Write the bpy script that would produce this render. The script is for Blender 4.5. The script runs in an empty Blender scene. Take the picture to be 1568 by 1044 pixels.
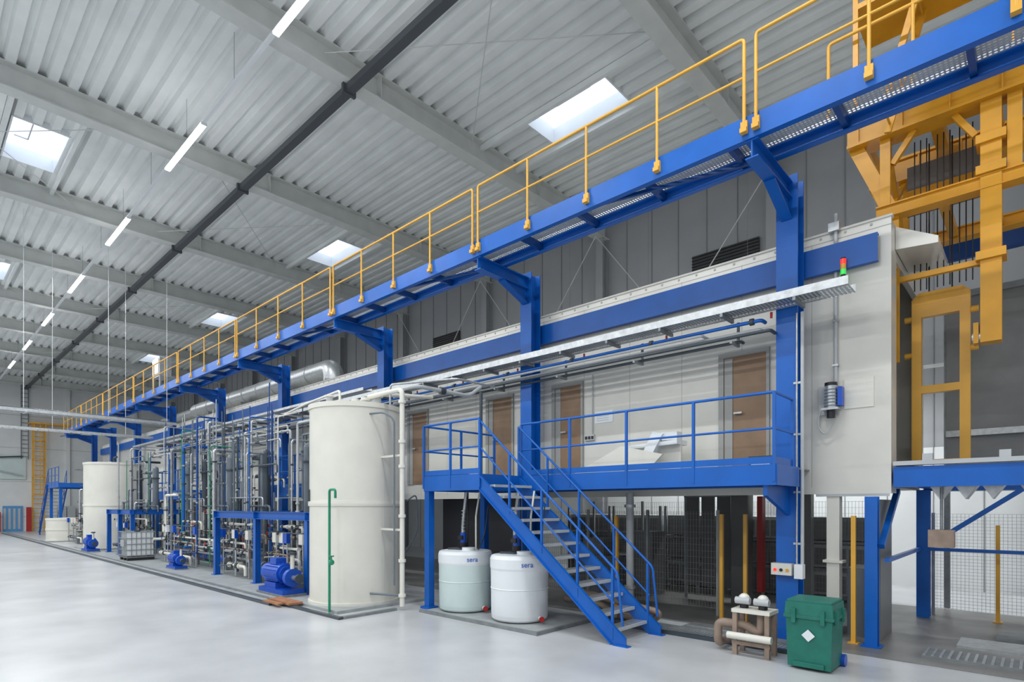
import bpy, math, random
from mathutils import Vector, Matrix
random.seed(3)
S=bpy.context.scene
S.view_settings.view_transform='Standard'

# ---------------------------------------------------------------- materials
def mat(name,col,rough=.5,metal=0,noise=0,nscale=3,emis=0,bump=0,bscale=40,holes=None,alpha=None,coat=0):
    m=bpy.data.materials.new(name); m.use_nodes=True
    nt=m.node_tree; p=nt.nodes['Principled BSDF']
    p.inputs['Base Color'].default_value=(*col,1); p.inputs['Roughness'].default_value=rough
    p.inputs['Metallic'].default_value=metal
    if coat: p.inputs['Coat Weight'].default_value=coat
    tc=nt.nodes.new('ShaderNodeTexCoord')
    if noise:
        n=nt.nodes.new('ShaderNodeTexNoise'); n.inputs['Scale'].default_value=nscale; n.inputs['Detail'].default_value=6
        nt.links.new(tc.outputs['Object'],n.inputs['Vector'])
        r=nt.nodes.new('ShaderNodeValToRGB')
        r.color_ramp.elements[0].position=.3; r.color_ramp.elements[1].position=.7
        r.color_ramp.elements[0].color=(*[c*(1-noise) for c in col],1)
        r.color_ramp.elements[1].color=(*[min(1,c*(1+noise)) for c in col],1)
        nt.links.new(n.outputs['Fac'],r.inputs['Fac']); nt.links.new(r.outputs['Color'],p.inputs['Base Color'])
    if bump:
        n2=nt.nodes.new('ShaderNodeTexNoise'); n2.inputs['Scale'].default_value=bscale
        nt.links.new(tc.outputs['Object'],n2.inputs['Vector'])
        b=nt.nodes.new('ShaderNodeBump'); b.inputs['Strength'].default_value=bump
        nt.links.new(n2.outputs['Fac'],b.inputs['Height']); nt.links.new(b.outputs['Normal'],p.inputs['Normal'])
    if emis:
        p.inputs['Emission Color'].default_value=(*col,1); p.inputs['Emission Strength'].default_value=emis
    if alpha is not None: p.inputs['Alpha'].default_value=alpha
    if holes:
        pitch,rad=holes
        sc=nt.nodes.new('ShaderNodeVectorMath'); sc.operation='SCALE'; sc.inputs['Scale'].default_value=1/pitch
        fr=nt.nodes.new('ShaderNodeVectorMath'); fr.operation='FRACTION'
        sb=nt.nodes.new('ShaderNodeVectorMath'); sb.operation='SUBTRACT'; sb.inputs[1].default_value=(.5,.5,.5)
        ml=nt.nodes.new('ShaderNodeVectorMath'); ml.operation='MULTIPLY'; ml.inputs[1].default_value=(1,1,0)
        ln=nt.nodes.new('ShaderNodeVectorMath'); ln.operation='LENGTH'
        gt=nt.nodes.new('ShaderNodeMath'); gt.operation='GREATER_THAN'; gt.inputs[1].default_value=rad
        ab=nt.nodes.new('ShaderNodeVectorMath'); ab.operation='ABSOLUTE'
        nt.links.new(tc.outputs['Object'],ab.inputs[0])
        nt.links.new(ab.outputs[0],sc.inputs[0]); nt.links.new(sc.outputs[0],fr.inputs[0])
        nt.links.new(fr.outputs[0],sb.inputs[0]); nt.links.new(sb.outputs[0],ml.inputs[0])
        nt.links.new(ml.outputs[0],ln.inputs[0]); nt.links.new(ln.outputs['Value'],gt.inputs[0])
        nt.links.new(gt.outputs[0],p.inputs['Alpha'])
    return m

BLUE=mat('blue_paint',(.002,.110,.47),.36,0,.10,2)
BLUED=mat('dark_blue_paint',(.003,.055,.24),.4)
YEL=mat('yellow_paint',(.78,.41,.05),.4,0,.08,2)
YELO=mat('ochre_yellow_paint',(.70,.33,.015),.4,0,.12,2)
CREAM=mat('cream_panel',(.68,.665,.60),.22,0,.04,1.5)
CREAM2=mat('cream_plastic',(.76,.74,.66),.38,0,.04,2)
SEAM=mat('panel_seam',(.40,.40,.37),.5)
WHITE=mat('white_plastic',(.80,.83,.85),.35,0,.03,2)
PALE=mat('translucent_plastic',(.60,.70,.69),.35,0,.05,2)
GREYP=mat('grey_pipe',(.15,.18,.21),.35,0,.1,3)
GREYL=mat('light_grey_pipe',(.48,.50,.51),.35,0,.05,3)
DKG=mat('dark_grey_pipe',(.045,.06,.075),.4)
BLACK=mat('black_rubber',(.015,.015,.018),.5)
STEEL=mat('galvanized_steel',(.52,.54,.55),.36,.75,.15,12)
STEELD=mat('dull_steel',(.26,.28,.29),.5,.5,.15,6)
ROOF=mat('roof_deck_metal',(.80,.825,.82),.55,0,.05,1.2)
BEAM=mat('roof_beam_paint',(.60,.62,.60),.6,0,.06,2)
TRAYD=mat('dark_tray',(.08,.09,.10),.5,.2)
FLOOR=mat('polished_concrete',(.52,.53,.54),.30,0,.13,.9,bump=.04,bscale=30)
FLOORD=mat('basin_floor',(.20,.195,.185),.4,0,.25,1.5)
PLINTH=mat('basin_grey_coating',(.36,.38,.385),.45,0,.15,3)
WALLG=mat('wall_panel_grey',(.34,.35,.365),.6,0,.04,1)
WALLGS=mat('wall_seam_grey',(.24,.25,.26),.6)
WALLW=mat('wall_panel_white',(.74,.76,.76),.6,0,.04,1)
LAMP=mat('lamp_diffuser',(1,1,1),.5,emis=12)
SKY=mat('skylight_opal',(.80,.88,1.0),.5,emis=1.4)
DOOR=mat('brown_door',(.27,.17,.10),.5,0,.12,4)
FRAME=mat('grey_door_frame',(.34,.34,.32),.5)
GREEN=mat('green_box_plastic',(.010,.155,.115),.45,0,.12,8)
GREENP=mat('green_pipe',(.01,.25,.13),.4)
RED=mat('red_paint',(.45,.02,.02),.45)
REDL=mat('red_lens',(.9,.03,.02),.3,emis=1.2)
GRNL=mat('green_lens',(.05,.7,.1),.3,emis=.5)
BROWN=mat('brown_pipe',(.30,.22,.17),.5,0,.2,6)
WOOD=mat('wood_plank',(.36,.16,.07),.6,0,.3,8)
PUMPB=mat('pump_blue',(.004,.075,.48),.35)
GRATE=mat('open_grating',(.60,.63,.66),.45,.4,holes=(.05,.36))
PERF=mat('perforated_tray',(.55,.58,.60),.42,.6,.1,10,holes=(.055,.30))
MESHF=mat('wire_mesh',(.34,.35,.35),.5,.4)
DARKP=mat('dark_panel',(.05,.052,.055),.4)
SMOKE=mat('grey_curtain',(.13,.135,.13),.35,0,.2,1)
PLATEG=mat('grey_machine_plate',(.20,.205,.205),.4,.2,.1,2)

# ---------------------------------------------------------------- mesh builder
jr=random.Random(99)
class B:
    def __init__(s,name): s.n=name; s.v=[]; s.f=[]; s.mi=[]; s.sm=[]; s.mats=[]
    def m(s,mt):
        if mt not in s.mats: s.mats.append(mt)
        return s.mats.index(mt)
    def add(s,vs,fs,mt,smooth=False):
        o=len(s.v); s.v+= [tuple(v) for v in vs]; k=s.m(mt)
        for f in fs: s.f.append([i+o for i in f]); s.mi.append(k); s.sm.append(smooth)
        return s
    def box(s,x0,x1,y0,y1,z0,z1,mt):
        if x0>x1:x0,x1=x1,x0
        if y0>y1:y0,y1=y1,y0
        if z0>z1:z0,z1=z1,z0
        e=min(.0016,(x1-x0)*.12,(y1-y0)*.12,(z1-z0)*.12)
        x0-=jr.random()*e;x1+=jr.random()*e;y0-=jr.random()*e;y1+=jr.random()*e;z1+=jr.random()*e
        if z0>.001: z0-=jr.random()*e
        return s.add([(x0,y0,z0),(x1,y0,z0),(x1,y1,z0),(x0,y1,z0),(x0,y0,z1),(x1,y0,z1),(x1,y1,z1),(x0,y1,z1)],
          [(0,3,2,1),(4,5,6,7),(0,1,5,4),(1,2,6,5),(2,3,7,6),(3,0,4,7)],mt)
    def bar(s,p,q,w,h,mt,up=(0,0,1)):
        p=Vector(p);q=Vector(q);d=(q-p).normalized();u=Vector(up)
        w=w*(1+jr.random()*.006);h=h*(1+jr.random()*.006)
        sd=d.cross(u)
        if sd.length<1e-4: sd=d.cross(Vector((1,0,0)))
        sd.normalize(); u=sd.cross(d).normalized()
        a=sd*w/2;b=u*h/2
        vs=[p-a-b,p+a-b,p+a+b,p-a+b,q-a-b,q+a-b,q+a+b,q-a+b]
        return s.add(vs,[(0,1,2,3),(7,6,5,4),(4,5,1,0),(5,6,2,1),(6,7,3,2),(7,4,0,3)],mt)
    def ibeam(s,p,q,w,h,mt,t=.02,up=(0,0,1)):
        p=Vector(p);q=Vector(q);d=(q-p).normalized();u=Vector(up)
        sd=d.cross(u).normalized(); u=sd.cross(d).normalized()
        s.bar(p+u*(h/2-t/2),q+u*(h/2-t/2),w,t,mt,up); s.bar(p-u*(h/2-t/2),q-u*(h/2-t/2),w,t,mt,up)
        s.bar(p,q,t,h-2*t,mt,up); return s
    def cyl(s,p,q,r,mt,n=14,r2=None,cap=True):
        p=Vector(p);q=Vector(q);d=(q-p).normalized(); r2=r if r2 is None else r2
        a=d.orthogonal().normalized(); b=d.cross(a)
        c=[(math.cos(2*math.pi*i/n),math.sin(2*math.pi*i/n)) for i in range(n)]
        A=[p+(a*x+b*y)*r for x,y in c]; Q=[q+(a*x+b*y)*r2 for x,y in c]
        s.add(A+Q,[(i,(i+1)%n,n+(i+1)%n,n+i) for i in range(n)],mt,True)
        if cap: s.add(A,[tuple(range(n))[::-1]],mt); s.add(Q,[tuple(range(n))],mt)
        return s
    def tube(s,pts,r,mt,n=10,fil=None):
        P=[Vector(p) for p in pts]; fil=r*2.2 if fil is None else fil
        L=[P[0]]
        for i in range(1,len(P)-1):
            a=(P[i-1]-P[i]);b=(P[i+1]-P[i]); f=min(fil,a.length*.45,b.length*.45); a.normalize(); b.normalize()
            if abs(a.dot(b))>.999: L.append(P[i]); continue
            s0=P[i]+a*f; s2=P[i]+b*f
            for k in range(6):
                t=k/5; L.append(s0*(1-t)**2+P[i]*2*t*(1-t)+s2*t*t)
        L.append(P[-1])
        T=(L[1]-L[0]).normalized(); a=T.orthogonal().normalized(); rings=[]
        for i,pt in enumerate(L):
            if i==0: t=T
            elif i==len(L)-1: t=(L[i]-L[i-1]).normalized()
            else: t=((L[i]-L[i-1]).normalized()+(L[i+1]-L[i]).normalized()).normalized()
            a=(a-t*a.dot(t)).normalized(); b=t.cross(a)
            rings.append([pt+(a*math.cos(2*math.pi*k/n)+b*math.sin(2*math.pi*k/n))*r for k in range(n)])
        vs=[v for g in rings for v in g]; fs=[]
        for i in range(len(rings)-1):
            for k in range(n): fs.append((i*n+k,i*n+(k+1)%n,(i+1)*n+(k+1)%n,(i+1)*n+k))
        s.add(vs,fs,mt,True); s.add(rings[0],[tuple(range(n))[::-1]],mt); s.add(rings[-1],[tuple(range(n))],mt)
        return s
    def lathe(s,c,prof,mt,n=48):
        vs=[]
        for r,z in prof:
            for k in range(n): vs.append((c[0]+r*math.cos(2*math.pi*k/n),c[1]+r*math.sin(2*math.pi*k/n),c[2]+z))
        for i in range(len(prof)-1):
            A=vs[i*n:(i+1)*n];Q=vs[(i+1)*n:(i+2)*n]
            s.add(A+Q,[(k,(k+1)%n,n+(k+1)%n,n+k) for k in range(n)],mt,True)
        return s
    def prism(s,poly,vec,mt):
        n=len(poly); P=[Vector(p) for p in poly]; Q=[p+Vector(vec) for p in P]
        return s.add(P+Q,[tuple(range(n))[::-1],tuple(range(n,2*n))]+[(i,(i+1)%n,n+(i+1)%n,n+i) for i in range(n)],mt)
    def flange(s,c,ax,r,mt,t=.03):
        c=Vector(c);a=Vector(ax).normalized(); return s.cyl(c-a*t/2,c+a*t/2,r,mt,16)
    def sph(s,c,r,mt,sz=1,n=12):
        k=6; return s.lathe(c,[(max(1e-4,r*math.cos(-math.pi/2+math.pi*i/k)),r*sz*math.sin(-math.pi/2+math.pi*i/k)) for i in range(k+1)],mt,n)
    def make(s,parent=None,bevel=0):
        me=bpy.data.meshes.new(s.n); me.from_pydata(s.v,[],s.f)
        for mt in s.mats: me.materials.append(mt)
        me.polygons.foreach_set('material_index',s.mi); me.polygons.foreach_set('use_smooth',s.sm); me.update()
        o=bpy.data.objects.new(s.n,me); S.collection.objects.link(o)
        if bevel:
            md=o.modifiers.new('bevel','BEVEL'); md.width=bevel; md.segments=2; md.limit_method='ANGLE'
        if parent: o.parent=parent
        return o

XL,XR=-62,10
ZD=12.6   # roof deck underside
# ---------------------------------------------------------------- shell
B('floor').box(XL,XR,-16,18,-.2,0,FLOOR).make()
w=B('wall_end').box(XL-.3,XL,-16,18,0,ZD+.5,WALLW)
for z in (1.2,4.1,6.9,9.6): w.box(XL,XL+.012,-16,18,z,z+.03,SEAM)
for y in range(-15,18,5): w.box(XL,XL+.25,y-.13,y+.13,0,ZD,WALLW)
w.make()
w=B('wall_back').box(XL,XR,18,18.3,0,ZD+.5,WALLG)
w.box(XL,XR,17.985,18,0,3.6,WALLW)
x=XL
while x<XR: w.box(x,x+.02,17.975,18,0,ZD,WALLGS); x+=1.0
w.make()

sky=[(-10.3,-7.8,11.7,12.9),(-22.75,-20.25,11.7,12.9),(-35.2,-32.7,11.7,12.9),(-47.6,-45.1,11.7,12.9),
     (-22.75,-20.25,2.1,3.3),(-35.2,-32.7,2.1,3.3),(-47.6,-45.1,2.1,3.3),(-10.3,-7.8,2.1,3.3)]
c=B('ceiling')
p=.4; ny=0
while -15.9+ny*p<17.9:
    y=-15.9+ny*p; ny+=1
    ym=y+p/2
    iv=[(XL,XR)]
    for a,b,y0,y1 in sky:
        if y0<ym<y1:
            n=[]
            for u,v in iv:
                if a>u and b<v: n+=[(u,a),(b,v)]
                else: n.append((u,v))
            iv=n
    pr=[(y,ZD),(y+.19,ZD),(y+.235,ZD+.14),(y+.355,ZD+.14),(y+.4,ZD)]
    for u,v in iv:
        vs=[(u,a,z) for a,z in pr]+[(v,a,z) for a,z in pr]
        c.add(vs,[(i,i+1,6+i,5+i) for i in range(4)],ROOF)
c.make()
for i,(a,b,y0,y1) in enumerate(sky):
    k=B('window_%d'%(i+1))
    zt=ZD+.42
    k.box(a,b,y0,y1,zt,zt+.05,SKY)
    for q in ((a-.04,a,y0-.04,y1+.04),(b,b+.04,y0-.04,y1+.04),(a,b,y0-.04,y0),(a,b,y1,y1+.04)): k.box(*q,ZD-.03,zt+.05,WHITE)
    k.box((a+b)/2-.6,(a+b)/2+.5,y0+.5,y0+.53,zt-.03,zt,GREYL)
    k.box((a+b)/2-.6,(a+b)/2-.57,y0+.2,y0+.53,zt-.03,zt,GREYL)
    k.make()
bx=[.25-6.1*i for i in range(11)]
for x in bx:
    r=B('roof_beam')
    r.ibeam((x,-16,ZD-.3),(x,18,ZD-.3),.40,.6,BEAM,.03)
    for y in (-8,0,8,14): r.box(x-.19,x+.19,y-.01,y+.01,ZD-.57,ZD-.03,BEAM)
    r.make()
    k=B('wall_column').ibeam((x,17.8,0),(x,17.8,ZD-.6),.3,.36,WALLG,.03,(0,1,0)); k.make()
for yy in (1.95,3.45,11.55,13.05):
    r=B('roof_purlin')
    for i in range(len(bx)-1):
        for a,b,y0,y1 in sky:
            if bx[i+1]<a<bx[i] and min(abs(yy-y0),abs(yy-y1))<.3:
                r.box(bx[i+1]+.02,bx[i]-.02,yy-.05,yy+.05,ZD-.16,ZD-.005,ROOF)
    r.make()
r=B('roof_bracing_rod')
for i in (1,3,5,7):
    for a,b in ((6.5,11),(11,6.5),(-1,4),(4,-1)):
        r.cyl((bx[i]-.2,a,ZD-.35),(bx[i+1]+.2,b,ZD-.35),.012,BEAM,6)
r.make()

# ---------------------------------------------------------------- luminaires
def light_row(y,z,ends,L,a,b,watt,name='linear_light_fixture'):
    r=B('light_trunking_rail').box(a,b,y-.035,y+.035,z+.03,z+.10,WHITE)
    x=a
    while x<b:
        r.cyl((x,y,z+.1),(x,y,ZD),.005,STEELD,6); x+=3.05
    r.make()
    for e in ends:
        o=B(name).box(e,e+L,y-.06,y+.06,z-.02,z+.03,LAMP).box(e-.03,e,y-.065,y+.065,z-.025,z+.035,WHITE).box(e+L,e+L+.03,y-.065,y+.065,z-.025,z+.035,WHITE).make()
        ld=bpy.data.lights.new('lamp','AREA'); ld.shape='RECTANGLE'; ld.size=L; ld.size_y=.12; ld.energy=watt; ld.color=(.95,.98,1)
        lo=bpy.data.objects.new('lamp',ld); S.collection.objects.link(lo); lo.location=(e+L/2,y,z-.03); lo.parent=o
E=[-4.4-6.65*i for i in range(-1,8)]
light_row(5.06,11.4,E,2.75,XL+.1,8,235)
light_row(-3.5,11.4,E,2.75,XL+.1,8,275)
light_row(-11.5,11.4,E,2.75,XL+.1,8,275)
light_row(15.9,5.2,[-9.0,-5.2,1.0],2.75,-12,4,140)  # added row hidden behind the enclosure, brightens the lower back wall

r=B('ceiling_cable_duct').box(XL,8,7.12,7.32,ZD-.78,ZD-.62,TRAYD)
for x in bx: r.box(x-.04,x+.04,7.05,7.39,ZD-.82,ZD-.6,TRAYD)
r.make()

# ---------------------------------------------------------------- columns of line
CY=9.7
colx=[-2.93,-8.43,-14.07,-20.5,-26.6,-33.2,-39.5,-45.2,-50.5]
for x in colx:
    k=B('steel_column')
    k.ibeam((x,CY,.02),(x,CY,7.3),.32,.32,BLUE,.025,(0,1,0))
    k.box(x-.25,x+.25,CY-.25,CY+.25,0,.03,BLUE)
    k.ibeam((x,8.05,7.06),(x,CY-.1,7.06),.18,.26,BLUE,.02)
    k.prism([(x-.02,CY-.17,6.62),(x-.02,CY-.17,6.95),(x-.02,8.75,6.95)],(.04,0,0),BLUE)
    k.bar((x,CY-.17,6.62),(x,8.75,6.92),.16,.03,BLUE)
    k.make()

# ---------------------------------------------------------------- catwalk
k=B('elevated_catwalk')
YO,YI=8.03,8.85
def cchan(k,x0,x1,y,z0,z1,dirn,mt):
    k.box(x0,x1,y-.01,y+.01,z0,z1,mt)
    k.box(x0,x1,y,y+.09*dirn,z1-.018,z1,mt); k.box(x0,x1,y,y+.09*dirn,z0,z0+.018,mt)
cchan(k,-51,4,YO,7.19,7.51,1,BLUE); cchan(k,-51,4,YI,7.21,7.40,-1,BLUE)
k.box(-51,4,YO+.02,YI-.02,7.40,7.404,GRATE)
x=-50.9
while x<4: k.box(x-.035,x+.035,YO+.01,YI-.01,7.26,7.39,BLUED); x+=1.36
k.box(-51,4,YI-.03,YI-.02,7.41,7.50,STEEL)
for x in colx:
    k.bar((x-.1,YI-.1,7.25),(x-2.6,YO+.1,7.25),.05,.05,BLUED)
k.make()
def rail_module(name,x0,x1,y,z,h,mt,npan=4):
    r=B(name); n=npan
    r.tube([(x0+.02,y,z-.2),(x0+.02,y,z+h),(x1-.02,y,z+h),(x1-.02,y,z-.2)],.024,mt,8,.06)
    r.cyl((x0,y,z+h*.5),(x1,y,z+h*.5),.018,mt,8)
    for i in range(n+1):
        x=x0+.02+(x1-x0-.04)*i/n
        if 0<i<n: r.cyl((x,y,z-.2),(x,y,z+h),.022,mt,8)
        r.box(x-.045,x+.045,y-.015,y+.03,z-.24,z-.08,mt); r.box(x-.045,x+.045,y-.05,y-.015,z-.24,z-.18,mt)
    return r.make()
xs=[2.57,-2.93,-8.43,-14.07,-20.5,-26.6,-33.2,-39.5,-45.2,-50.9]
for a,b in zip(xs[:-1],xs[1:]):
    rail_module('catwalk_railing',b+.06,a-.06,YO-.045,7.51,1.07,YEL,4)
rail_module('catwalk_inner_railing',-2.2,-.2,YI+.05,7.51,1.07,YEL,2)
l=B('yellow_access_ladder')
for yy in (9.2,9.65): l.bar((-1.6,yy,7.45),(-1.0,yy,9.6),.05,.08,YELO)
for i in range(8):
    t=i/8+.05; l.cyl((-1.6+.6*t,9.2,7.45+2.15*t),(-1.6+.6*t,9.65,7.45+2.15*t),.015,YELO,8)
l.box(-1.9,.5,9.0,9.9,8.95,9.02,YELO); l.box(-1.9,-1.84,9.0,9.06,7.42,10,YELO)
l.make()
l=B('catwalk_control_cabinet').box(-31.3,-30.2,8.3,8.8,8.2,9.1,STEEL).box(-31.28,-31.22,8.3,8.36,7.41,8.2,STEEL).box(-30.28,-30.2,8.3,8.36,7.41,8.2,STEEL).box(-31.2,-30.3,8.28,8.3,8.25,9.05,GREYL).make()

# ---------------------------------------------------------------- enclosure
EY=10.1
k=B('process_line_enclosure')
ZT=6.44
k.box(-50,-1.63,EY,EY+.08,2.29,ZT,CREAM)
k.box(-50,-1.64,EY+.08,13.4,ZT-.06,ZT-.01,CREAM)
k.box(-50,-1.64,13.32,13.39,2.45,ZT-.02,CREAM)
k.box(-50,-1.7,EY+.01,13.38,2.40,2.5,STEELD)
k.box(-1.71,-1.635,EY+.08,EY+.45,2.30,ZT-.07,CREAM)
k.box(-1.72,-1.64,EY+.45,13.3,5.9,ZT-.07,CREAM)
k.box(-1.71,-1.65,12.9,13.3,2.5,5.9,CREAM)
k.box(-50.02,-1.61,EY-.02,EY+.1,ZT,ZT+.03,CREAM)
k.prism([(-1.63,EY+.35,6.4),(-1.63,EY+.35,6.05),(-1.1,EY+.35,6.0),(-1.1,EY+.35,6.1)],(0,1.2,0),CREAM)
x=-49.5
while x<-1.7:
    k.box(x,x+.03,EY-.012,EY,ZT-.06,ZT-.03,SEAM); x+=.35
for x in [-2.72-1.13*i for i in range(42)]:
    k.box(x,x+.008,EY-.003,EY,2.4,ZT-.1,SEAM)
k.box(-50,-1.63,EY-.004,EY,ZT-.12,ZT-.11,SEAM)
k.box(-2.65,-1.65,EY-.02,EY,2.25,2.29,GREYL)
k.box(-8,-7.9,EY+.1,13.3,2.5,6.3,SMOKE)
k.make()
k=B('longitudinal_support_beam')
cchan(k,-50,-1.78,EY-.13,5.78,6.2,1,BLUE); k.make()
def door(i,x0,x1):
    d=B('door_%d'%i)
    zt=4.74; z0=2.72
    d.box(x0-.09,x0,EY-.04,EY-.004,z0,zt+.07,FRAME).box(x1,x1+.05,EY-.04,EY-.004,z0,zt+.07,FRAME).box(x0,x1,EY-.04,EY-.004,zt,zt+.07,FRAME)
    d.box(x0,x1,EY-.02,EY-.004,z0,zt,DOOR)
    d.box(x0+.02,x0+.16,EY-.035,EY-.02,z0,zt-.02,FRAME)
    d.box(x0+.2,x0+.23,EY-.08,EY-.02,z0+1.0,z0+1.03,STEEL).box(x0+.2,x0+.34,EY-.085,EY-.065,z0+1.0,z0+1.03,STEEL)
    d.make()
door(1,-4.16,-3.42); door(2,-8.02,-7.3); door(3,-10.15,-9.35); door(4,-13.4,-12.6)
n=B('notice_sheet').box(-6.95,-6.5,EY-.012,EY-.004,3.85,4.1,WHITE)
for i in range(4): n.box(-6.9,-6.6,EY-.0135,EY-.012,3.9+.045*i,3.905+.045*i,GREYP)
n.make()
n=B('wall_switch_box').box(-7.2,-6.95,EY-.05,EY-.004,3.5,3.62,GREYL)
for i in range(3): n.box(-7.17+.08*i,-7.12+.08*i,EY-.065,EY-.05,3.53,3.59,BLACK)
n.cyl((-7.0,EY-.03,3.62),(-7.0,EY-.03,4.9),.012,GREYL,8); n.make()
n=B('wall_notice').box(-8.95,-8.8,EY-.012,EY-.004,4.1,4.28,WHITE).cyl((-8.87,EY-.016,4.2),(-8.87,EY-.012,4.2),.05,BLACK,14).make()

n=B('wall_conduit').cyl((-2.36,EY-.05,3.9),(-2.36,EY-.05,6.7),.028,GREYL,10)
n.box(-2.45,-2.3,EY-.12,EY-.02,6.42,6.55,STEEL)
for z in (4.3,5.0,5.6): n.box(-2.4,-2.32,EY-.09,EY-.004,z,z+.03,STEEL)
n.make()
n=B('wall_mounted_mixer_motor')
n.box(-2.6,-2.32,EY-.06,EY-.004,3.55,4.0,GREYL)
n.cyl((-2.4,EY-.16,3.62),(-2.4,EY-.16,3.98),.085,STEEL,18).cyl((-2.4,EY-.16,3.48),(-2.4,EY-.16,3.6),.06,BLACK,16).cyl((-2.4,EY-.16,3.98),(-2.4,EY-.16,4.03),.09,BLACK,18)
for i in range(6): n.cyl((-2.4,EY-.16,3.66+.05*i),(-2.4,EY-.16,3.675+.05*i),.095,GREYP,18)
n.box(-2.52,-2.28,EY-.26,EY-.06,3.6,3.63,STEEL).box(-2.3,-2.24,EY-.2,EY-.05,3.66,3.95,PUMPB)
n.tube([(-2.55,EY-.05,3.7),(-2.62,EY-.1,3.4),(-2.5,EY-.1,3.2),(-2.35,EY-.1,3.42)],.012,GREYL,6,.1)
n.make()
n=B('access_hatch_panel').box(-2.25,-1.85,EY-.014,EY-.004,3.62,4.08,CREAM2).make()
n=B('signal_beacon').cyl((-2.22,EY-.2,5.55),(-2.22,EY-.2,5.66),.035,BLACK,14).cyl((-2.22,EY-.2,5.66),(-2.22,EY-.2,5.74),.04,GRNL,14).cyl((-2.22,EY-.2,5.74),(-2.22,EY-.2,5.82),.04,YEL,14).cyl((-2.22,EY-.2,5.82),(-2.22,EY-.2,5.90),.04,REDL,14).cyl((-2.22,EY-.2,5.9),(-2.22,EY-.2,5.92),.035,BLACK,14).box(-2.25,-2.19,EY-.2,EY-.01,5.5,5.55,STEEL).make()

# cable tray with pipes in front of columns
k=B('perforated_cable_tray')
k.box(-34,-1.97,9.06,9.50,5.22,5.223,PERF); k.box(-34,-1.97,9.056,9.062,5.22,5.34,STEEL)
k.box(-34,-1.97,9.498,9.504,5.22,5.34,STEEL)
for y in (9.14,9.22,9.30,9.38): k.cyl((-34,y,5.26),(-2.4,y,5.26),.025,BLACK,8)
x=-33.5
while x<-1.9: k.box(x,x+.04,9.05,9.53,5.16,5.215,STEELD); x+=1.1
k.make()
k=B('overhead_pipe_run')
for y,z,r,m_,xe in ((9.35,5.06,.03,BLUE,-3.25),(9.25,4.98,.024,GREYL,-4.2),(9.42,4.93,.034,GREYL,-3.3),(9.3,4.86,.028,DKG,-3.1),(9.42,4.80,.026,DKG,-3.6)):
    k.tube([(-34,y,z),(xe,y,z),(xe,9.52,z)],r,m_,10)
x=-32.5
while x<-3.5:
    k.box(x,x+.04,9.2,9.5,4.74,4.78,STEELD).box(x,x+.04,9.5,9.53,4.74,5.15,STEELD)
    k.flange((x+.3,9.35,5.06),(1,0,0),.055,DKG,.06); k.cyl((x+.6,9.35,5.06),(x+.6,9.35,5.15),.02,RED,8); x+=1.8
k.make()
k=B('column_conduit').cyl((-2.69,9.5,1.2),(-2.69,9.5,5.1),.026,GREYL,10).cyl((-2.77,9.5,1.2),(-2.77,9.5,5.1),.014,STEEL,8)
for z in (1.5,2.3,3.2,4.0): k.box(-2.82,-2.67,9.5,9.53,z,z+.03,STEEL)
k.make()
k=B('control_box').box(-3.12,-2.82,9.40,9.53,1.02,1.2,CREAM2).box(-2.78,-2.66,9.40,9.53,.98,1.2,WHITE)
for i in range(3): k.cyl((-3.06+.09*i,9.385,1.1),(-3.06+.09*i,9.40,1.1),.025,(REDL,BLACK,YEL)[i],12)
k.make()

# ---------------------------------------------------------------- platform, landing, stairs
ZP=2.70
def railing(b,pts,z,h,mt,r=.02,step=1.15,mid=(.5,)):
    P=[Vector((x,y,0)) for x,y in pts]
    b.tube([p+Vector((0,0,z+h)) for p in P],r,mt,8,.05)
    for q in mid: b.tube([p+Vector((0,0,z+h*q)) for p in P],r*.8,mt,8,.05)
    for a,c_ in zip(P[:-1],P[1:]):
        L=(c_-a).length; n=max(1,round(L/step))
        for i in range(n+1):
            p=a.lerp(c_,i/n); b.bar(p+Vector((0,0,z-.25)),p+Vector((0,0,z+h)),.04,.04,mt,(0,1,0))
    for a,c_ in zip(P[:-1],P[1:]): b.bar(a+Vector((0,0,z+.06)),c_+Vector((0,0,z+.06)),.01,.10,mt)
def stairs(name,xt,xb,y0,y1,zt,mt=BLUE,n=12):
    b=B(name)
    dx=(xb-xt)
    for y in (y0,y1):
        b.prism([(xt,y-.012,zt-.02),(xt,y-.012,zt-.30),(xb-dx*.03,y-.012,0),(xb+dx*.05,y-.012,0),(xb+dx*.05,y-.012,.12)],(0,.024,0),mt)
        s_=1 if y==y0 else -1
        b.bar((xt,y-.02*s_,zt-.03),(xb+dx*.05,y-.02*s_,.12),.06,.014,mt)
        b.bar((xt,y-.02*s_,zt-.29),(xb-dx*.03,y-.02*s_,.01),.06,.014,mt)
        h=.98
        top=[Vector((xt,y,zt+h)),Vector((xb,y,.12+h)),Vector((xb+dx*.03,y,.3))]
        b.tube(top,.02,mt,8,.08)
        b.tube([Vector((xt,y,zt+h*.5)),Vector((xb-dx*.02,y,.14+h*.5))],.016,mt,8)
        for t in (0,.25,.5,.75,.97):
            x=xt+dx*t; z=zt+(.1-zt)*t
            b.bar((x,y,z-.1),(x,y,z+h),.035,.035,mt,(0,1,0))
        b.box(xb-.05,xb+.2*(1 if dx>0 else -1),y-.06,y+.06,0,.015,mt)
    for i in range(1,n+1):
        t=i/(n+1); x=xt+dx*t; z=zt*(1-t)
        b.box(x-.13,x+.13,y0+.02,y1-.02,z-.035,z,STEEL)
        b.box(x+.11,x+.135,y0+.02,y1-.02,z-.045,z+.002,GREYL)
        for j in range(5): b.box(x-.12,x+.11,y0+.12+.2*j,y0+.135+.2*j,z,z+.003,STEELD)
    return b
k=B('service_platform')
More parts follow.
